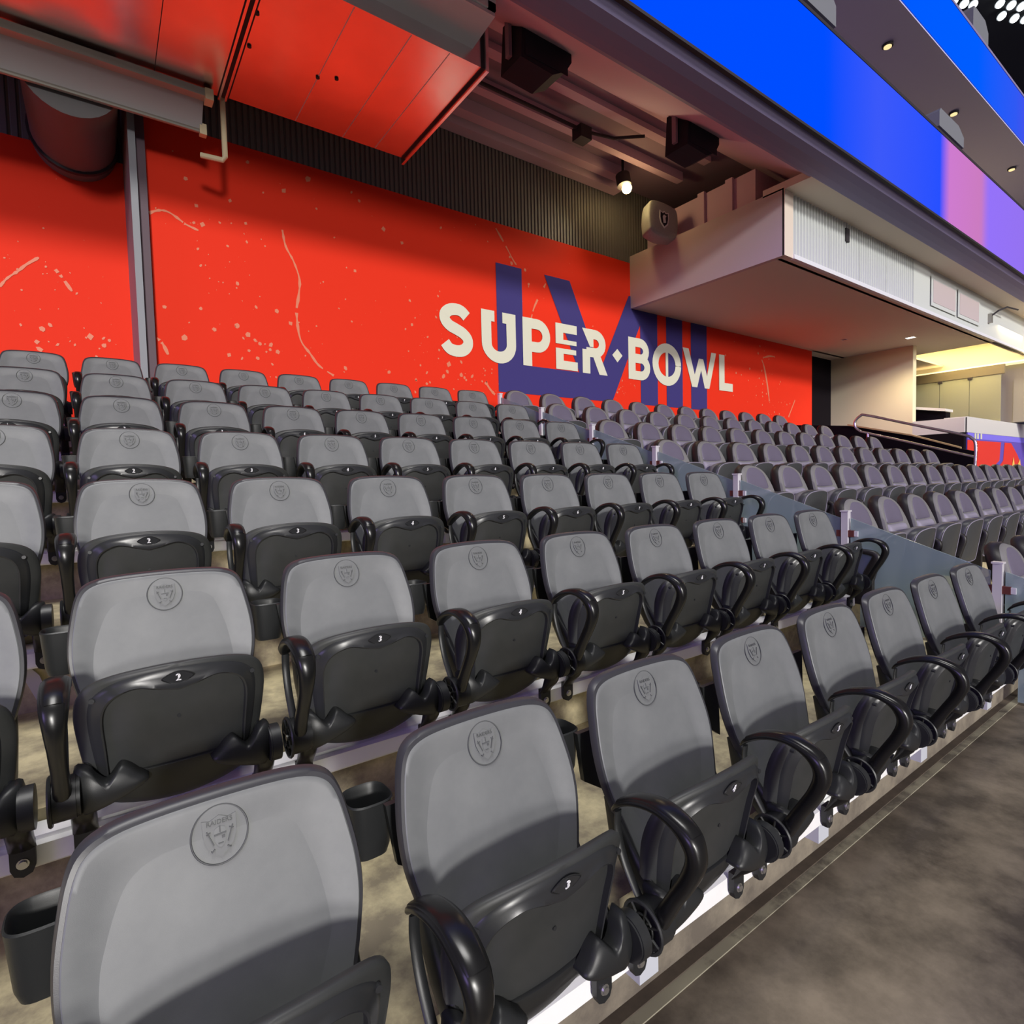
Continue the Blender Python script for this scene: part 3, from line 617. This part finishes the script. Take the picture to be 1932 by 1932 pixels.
for n_, sg in (('l', -1), ('r', 1)):
    hw = [(.070,-.414),(.090,-.398),(.106,-.380),(.124,-.370),(.138,-.384),(.156,-.402),(.176,-.385),(.192,-.366),(.218,-.366),(.224,-.42),(.218,-.474),(.165,-.466),(.11,-.444),(.08,-.428)]
    hw = cat_rom(hw, 3, True)
    yh = lambda x, z: -.213+.9*max(0, abs(x)-.19)**1.2 - .02*max(0, 1-((z+.42)/.06)**2)
    ME['hinge_cover_'+n_] = shift(MB().pillow([(sg*x, z) for x, z in hw][::sg], [(0,-.013),(.4,-.013),(.7,-.012),(.9,-.009),(.98,-.003),(1,.004),(1,.03)], yh, (sg*.155,-.425)).mesh('hinge_cover', 50))
    a, c = (-.262, -.215) if sg < 0 else (.215, .240)
    hb = MB().cyl((a, -.215, -.42), (1, 0, 0), .050, c-a, 28)
    hb.cyl((a-.004 if sg > 0 else c-.004, -.215, -.42), (1, 0, 0), .047, .012, 28)
    ME['hub_'+n_] = shift(hb.mesh('hub', 40))
    lg = MB().sweep(cat_rom([(-.205,-.43),(-.192,-.475),(-.168,-.515),(-.147,-.545)], 3), sg*.205, [.026]*10, [.030,.030,.029,.027,.022,.017,.012,.009,.008,.007])
    ME['leg_'+n_] = shift(lg.mesh('leg', 50))
    ft = [(-.024,-.53),(.024,-.53),(.024,-.585),(.017,-.602),(0,-.609),(-.017,-.602),(-.024,-.585)]
    ME['foot_'+n_] = shift(MB().prism([(sg*.205+x, z) for x, z in ft], 1, -.154, -.1365).mesh('foot'))
    ME['bolt_'+n_] = shift(MB().cyl((sg*.205, -.155, -.576), (0, -1, 0), .0085, .006, 12).cyl((sg*.205, -.154, -.576), (0, -1, 0), .0125, .002, 14).mesh('bolt'))
ap = cat_rom([(-.112,-.205),(-.135,-.180),(-.185,-.152),(-.245,-.139),(-.295,-.147),(-.330,-.172),(-.340,-.212),(-.320,-.265),(-.285,-.325),(-.255,-.38),(-.228,-.425)], 4)
def interp(vals, n):
    out = []
    for i in range(n):
        t = i/(n-1)*(len(vals)-1); a = min(int(t), len(vals)-2); out.append(vals[a]+(vals[a+1]-vals[a])*(t-a))
    return out
rx = interp([.012,.024,.028,.029,.029,.027,.022,.018,.017,.018,.020], len(ap)); rn = interp([.004,.008,.010,.011,.013,.020,.021,.019,.018,.020,.024], len(ap))
stp = cat_rom([(-.122,-.205),(-.120,-.25),(-.138,-.31),(-.172,-.365),(-.208,-.41)], 4)
for n_, xx in (('l', -.239), ('r', .252)):
    ME['armrest_'+n_] = shift(MB().sweep(ap, xx, rx, rn).mesh('armrest', 60))
    k = int(len(ap)*.52)
    ME['armpad_'+n_] = shift(MB().sweep([(y, z+.004) for y, z in ap[4:k]], xx, [r*.86 for r in rx[4:k]], [r*.95 for r in rn[4:k]]).mesh('armpad', 60))
    ME['armstrut_'+n_] = shift(MB().sweep(stp, xx, [.011]*len(stp), [.004]*len(stp), 8).mesh('armrest_strut', 60))
# open gear disc on the outer left side
g = MB(); gc = Vector((-.2635, -.215, -.42))
g.tube([gc+Vector((0, .054*math.cos(t), .054*math.sin(t))) for t in [2*PI*i/28 for i in range(28)]], .0045, 6, True)
g.tube([gc+Vector((0, .028*math.cos(t), .028*math.sin(t))) for t in [2*PI*i/20 for i in range(20)]], .003, 6, True)
for i in range(7):
    t = 2*PI*i/7; g.tube([gc+Vector((0, .012*math.cos(t), .012*math.sin(t))), gc+Vector((0, .052*math.cos(t), .052*math.sin(t)))], .0035, 5)
ME['gear_disc'] = shift(g.mesh('gear_disc', 50))
ME['gear_bolt'] = shift(MB().cyl((-.2635, -.215, -.42), (-1, 0, 0), .008, .006, 12).mesh('gear_bolt'))
# backrest brackets behind
for n_, sg in (('l', -1), ('r', 1)): ME['back_bracket_'+n_] = shift(MB().sweep([(-.205,-.42),(-.165,-.40),(-.12,-.36),(-.075,-.30),(-.045,-.22)], sg*.192, [.012]*5, [.03,.036,.036,.03,.012]).mesh('back_bracket', 50))
# cup holder behind left edge
cu = MB(); ct_ = (-.238, .10); N = 28
def csec(r, z, sq=3.2):
    out = []
    for i in range(N):
        t = 2*PI*i/N; c_, s_ = math.cos(t), math.sin(t)
        out.append((ct_[0]+math.copysign(abs(c_)**(2/sq), c_)*r, ct_[1]+math.copysign(abs(s_)**(2/sq), s_)*r, z))
    return out
secs = [csec(.036,-.200), csec(.042,-.18), csec(.049,-.09), csec(.050,-.082), csec(.047,-.079), csec(.044,-.084), csec(.038,-.19)]
vs = [p for s_ in secs for p in s_]
cu.add(vs, [(r*N+i, r*N+(i+1) % N, (r+1)*N+(i+1) % N, (r+1)*N+i) for r in range(len(secs)-1) for i in range(N)]+[tuple(range(N))[::-1], tuple(range(6*N, 7*N))])
cu.prism([(-.222,-.082),(-.14,-.082),(-.13,-.26),(-.20,-.215)], 1, .035, .05)
ME['cup_holder'] = shift(cu.mesh('cup_holder', 40))
DIG = {}
for n_ in range(1, 10):
    tm = text_xz(str(n_), .027, .0006); tm.transform(Matrix.Translation((0, yp(0, -.17)-.0145, -.170)) @ Matrix.Rotation(math.radians(16), 4, 'X')); DIG[n_] = shift(tm)

def build_seat():
    r = thing('stadium_seat', 'grey plastic folding stadium seat', 'seat', (0, 0, 0), 'grey plastic stadium seats')
    obj('backrest', ME['backrest'], 'shell_plastic', r); bk = obj('back_panel', ME['back_panel'], 'grey_plastic_sheen', r)
    obj('crest_ring', ME['crest_ring'], 'emblem_line', bk); obj('crest_shield', ME['crest_shield'], 'emblem', bk)
    obj('crest_figure', ME['crest_figure'], 'grey_plastic_sheen', bk); obj('crest_lines', ME['crest_lines'], 'emblem_line', bk)
    obj('crest_lettering', ME['crest_lettering'], 'emblem_line', bk)
    p = obj('seat_pan', ME['seat_pan'], 'pan_plastic', r)
    obj('pan_rim', ME['pan_rim'], 'rim_plastic', p); obj('pan_lip', ME['pan_lip'], 'black_plastic', p); obj('number_badge', ME['number_badge'], 'rim_plastic', p)
    obj('badge_outline', ME['badge_outline'], 'dark_hole', p); [obj('screw', ME['screw_'+q], 'rim_plastic', p) for q in 'clr']
    for n_ in 'lr':
        obj('hinge_cover', ME['hinge_cover_'+n_], 'black_plastic', r); obj('hub', ME['hub_'+n_], 'black_plastic', r)
        lg = obj('leg', ME['leg_'+n_], 'arm_plastic', r); obj('foot_plate', ME['foot_'+n_], 'black_plastic', lg); obj('bolt', ME['bolt_'+n_], 'bolt', lg)
    a = obj('armrest', ME['armrest_l'], 'arm_plastic', r); obj('armrest_pad', ME['armpad_l'], 'arm_plastic', a); obj('armrest_strut', ME['armstrut_l'], 'black_plastic', a)
    gd = obj('gear_disc', ME['gear_disc'], 'black_plastic', r); obj('gear_bolt', ME['gear_bolt'], 'bolt', gd)
    [obj('back_bracket', ME['back_bracket_'+q], 'black_plastic', r) for q in 'lr']; obj('cup_holder', ME['cup_holder'], 'black_plastic', r)
    return r
ROW = ['front row', 'second row', 'third row', 'fourth row', 'fifth row', 'sixth row', 'top row']
proto = build_seat(); first = True
for j in range(7):
    for n_ in range(1, 10):
        s_ = proto if first else copy_tree(proto); first = False
        s_.location = (n_*S, j*D-OY, j*H-OZ)
        s_['label'] = 'grey plastic folding seat, %s from the glass partition, in the %s' % (['','ninth','eighth','seventh','sixth','fifth','fourth','third','second','first'][n_], ROW[j])
        pan = [c for c in s_.children if c.name.startswith('seat_pan')][0]
        dg_ = obj('seat_number', DIG[n_], 'white_num', pan)
        if n_ == 9:
            a = obj('armrest', ME['armrest_r'], 'arm_plastic', s_); obj('armrest_pad', ME['armpad_r'], 'arm_plastic', a); obj('armrest_strut', ME['armstrut_r'], 'black_plastic', a)
# white aluminium rail along every row
rp = [(-.054,-.530),(-.108,-.540),(-.111,-.552),(-.116,-.554),(-.118,-.546),(-.132,-.552),(-.134,-.600),(-.128,-.606),(-.054,-.606)]
for j in range(7):
    t = thing('seat_rail', 'white aluminium seat rail under the grey seats of the %s' % ROW[j], 'rail', (XL, j*D, j*H), 'white seat rails')
    obj('extrusion', MB().prism(rp, 0, 0, XP-XL-.02), 'rail_white', t)
    for k in range(8): obj('rail_bracket', MB().box((.55+k*.9, -.12, -.68), (.62+k*.9, YR-.013, -.607)), 'duct_front', t)
    if j == 2: obj('riser_plate', MB().prism([(.655-XL,-.615),(.685-XL,-.612),(.712-XL,-.65),(.725-XL,-.70),(.722-XL,-.735),(.700-XL,-.74)], 1, YR-.012, YR-.001), 'painted', t)

# ------------------------------------------------------------------ glass partition with posts
for j in range(0, 7):
    y0 = j*D-.03; t = thing('partition_post', 'pale clamp post of the glass partition at the end of the %s' % ROW[j], 'post', (XP+.075, y0, j*H+ZT), 'partition posts')
    obj('upright', MB().box((-.022, -.022, 0), (.022, .022, ZT*-1+.035)), 'post', t)
    obj('cap', MB().box((-.028, -.028, -ZT+.035), (.028, .028, -ZT+.045)), 'post', t)
    for zz in (.36, .14):
        c_ = obj('clamp', MB().box((-.018, -.062, zz), (.018, -.022, zz+.045)), 'clamp_red', t); obj('clamp_tip', MB().box((-.016, -.085, zz+.004), (.016, -.062, zz+.041)), 'post', c_)
        c_ = obj('clamp', MB().box((-.018, .022, zz), (.018, .055, zz+.045)), 'clamp_red', t)
    g = thing('partition_glass', 'tinted sloping glass partition pane below the post of the %s' % ROW[j], 'glass panel', (XP+.075, y0, j*H), 'partition glass panes')
    za, zb = -.01, -H-.01
    obj('pane', MB().prism([(-.035,za),(-D+.035,zb),(-D+.035,ZT-H+.02),(-.10,ZT-H+.02),(-.10,ZT-.06),(-.035,ZT+.03)], 0, -.006, .006), 'glass', g)

# ------------------------------------------------------------------ padded seats behind the glass
def ypd(x, z): return .27*(z-.02)-.03*(x/.23)**2
def hh(P): return cat_rom(mirror(P), 3, True)
bko = hh([(0,.125),(.07,.117),(.13,.092),(.175,.05),(.205,-.01),(.225,-.08),(.236,-.16),(.24,-.26),(.235,-.36),(.2,-.44),(.1,-.46),(0,-.46)])
PE = {}
PE['shell'] = shift(MB().pillow(bko, [(0,.02),(.6,.02),(.92,.018),(.985,.02),(1,.035),(1.0,.075),(.93,.10),(.5,.11)], ypd, (0,-.17)).mesh('back_shell', 50))
edo = [(x*.97, -.17+(z+.17)*.975) for x, z in bko]
PE['edge'] = shift(MB().pillow(edo, [(0,.005),(.6,.0),(.9,-.008),(.97,-.002),(1,.022),(1,.03)], ypd, (0,-.17)).mesh('edge_cushion', 60))
upo = hh([(0,.098),(.06,.091),(.112,.066),(.145,.025),(.158,-.03),(.160,-.078),(.14,-.090),(.07,-.094),(0,-.095)])
PE['up'] = shift(MB().pillow(upo, [(0,-.020),(.5,-.018),(.85,-.013),(.96,-.007),(1,.01)], ypd, (0,0)).mesh('upper_cushion', 60))
lwo = hh([(0,-.100),(.08,-.099),(.15,-.095),(.168,-.12),(.172,-.25),(.165,-.38),(.1,-.40),(0,-.40)])
PE['low'] = shift(MB().pillow(lwo, [(0,-.040),(.6,-.037),(.88,-.028),(.97,-.014),(1,.01)], ypd, (0,-.25)).mesh('lower_cushion', 60))
def ypn(x, z): return -.285+.16*(-.12-z)+.03*(x/.22)**2
pno = hh([(0,-.112),(.08,-.116),(.15,-.130),(.19,-.158),(.207,-.20),(.215,-.28),(.215,-.40),(.205,-.47),(.15,-.495),(0,-.50)])
PE['pan'] = shift(MB().pillow(pno, [(0,0),(.6,0),(.88,.0),(.96,.004),(1,.018),(1,.055)], ypn, (0,-.3)).mesh('seat_shell', 50))
PE['pipe'] = shift(MB().tube([(x*.955, ypn(x*.955, -.3+(z+.3)*.955)+.001, -.3+(z+.3)*.955) for x, z in pno], .004, 5, True).mesh('piping', 60))
PE['cush'] = shift(MB().pillow([(x*.985, -.3+(z+.3)*.985) for x, z in pno], [(0,.05),(.9,.05),(1,.055),(1.01,.075),(1.01,.10),(.95,.125),(.5,.13)], ypn, (0,-.3)).mesh('seat_cushion', 50))
PE['arm'] = shift(MB().sweep(cat_rom([(-.0,-.24),(-.10,-.232),(-.18,-.236),(-.23,-.25),(-.235,-.29),(-.20,-.38),(-.17,-.50)], 3), -.262, [.022]*19, interp([.014,.016,.018,.022,.03,.04,.04], 19)).mesh('armrest', 60))
PE['leg'] = shift(MB().box((-.285, -.22, -.60), (-.24, -.05, -.42)).mesh('leg'))
def build_pad():
    r = thing('padded_seat', 'padded seat', 'seat', (0, 0, 0), 'dark padded club seats')
    obj('back_shell', PE['shell'], 'uph_side', r); obj('edge_cushion', PE['edge'], 'uph_edge', r)
    obj('upper_cushion', PE['up'], 'uph', r); obj('lower_cushion', PE['low'], 'uph_low', r)
    p = obj('seat_shell', PE['pan'], 'pad_shell', r); obj('piping', PE['pipe'], 'uph_low', p); obj('seat_cushion', PE['cush'], 'uph_edge', r)
    obj('armrest', PE['arm'], 'uph_side', r); obj('leg', PE['leg'], 'uph_side', r)
    return r
ORD = ['first','second','third','fourth','fifth','sixth','seventh','eighth','ninth','tenth','eleventh','twelfth','thirteenth','fourteenth','fifteenth','sixteenth']
prp = build_pad(); first = True
for j, (xs, pit, cnt) in {0: (5.56,.57,2), 1: (5.41,.568,9), 2: (5.47,.582,15), 3: (5.43,.611,12), 4: (5.50,.604,12), 5: (5.50,.604,12), 6: (5.49,.599,12)}.items():
    for k in range(cnt):
        s_ = prp if first else copy_tree(prp); first = False
        s_.location = (xs+k*pit, j*D-OY, j*H-OZ)
        s_['label'] = 'dark padded club seat, %s from the glass partition in the %s' % (ORD[k], ROW[j])

# ------------------------------------------------------------------ handrail
hr = thing('handrail', 'stainless looped handrail at the aisle beyond the padded seats', 'handrail', (12.75, 0, 0))
P = [(0,3.95,1.30)]+[(0, 3.96+.05*math.cos(t)-.05, 1.56+.12*math.sin(t)) for t in (0, .5, 1.0)]
loop = cat_rom([(0,3.86,1.40),(0,3.95,1.48),(0,3.97,1.60),(0,3.88,1.70),(0,3.75,1.70),(0,3.0,1.45),(0,2.3,1.22),(0,2.15,1.14),(0,2.10,1.02),(0,2.11,.60)], 5)
obj('top_loop', MB().tube(loop, .024, 10).mesh('top_loop', 60), 'chrome', hr)
obj('lower_rail', MB().tube([(0,3.86,1.40),(0,3.0,1.12),(0,2.12,.83)], .022, 10).mesh('lower_rail', 60), 'chrome', hr)
obj('post', MB().cyl((0, 3.74, .6), (0, 0, 1), .022, .77, 10), 'chrome', hr)
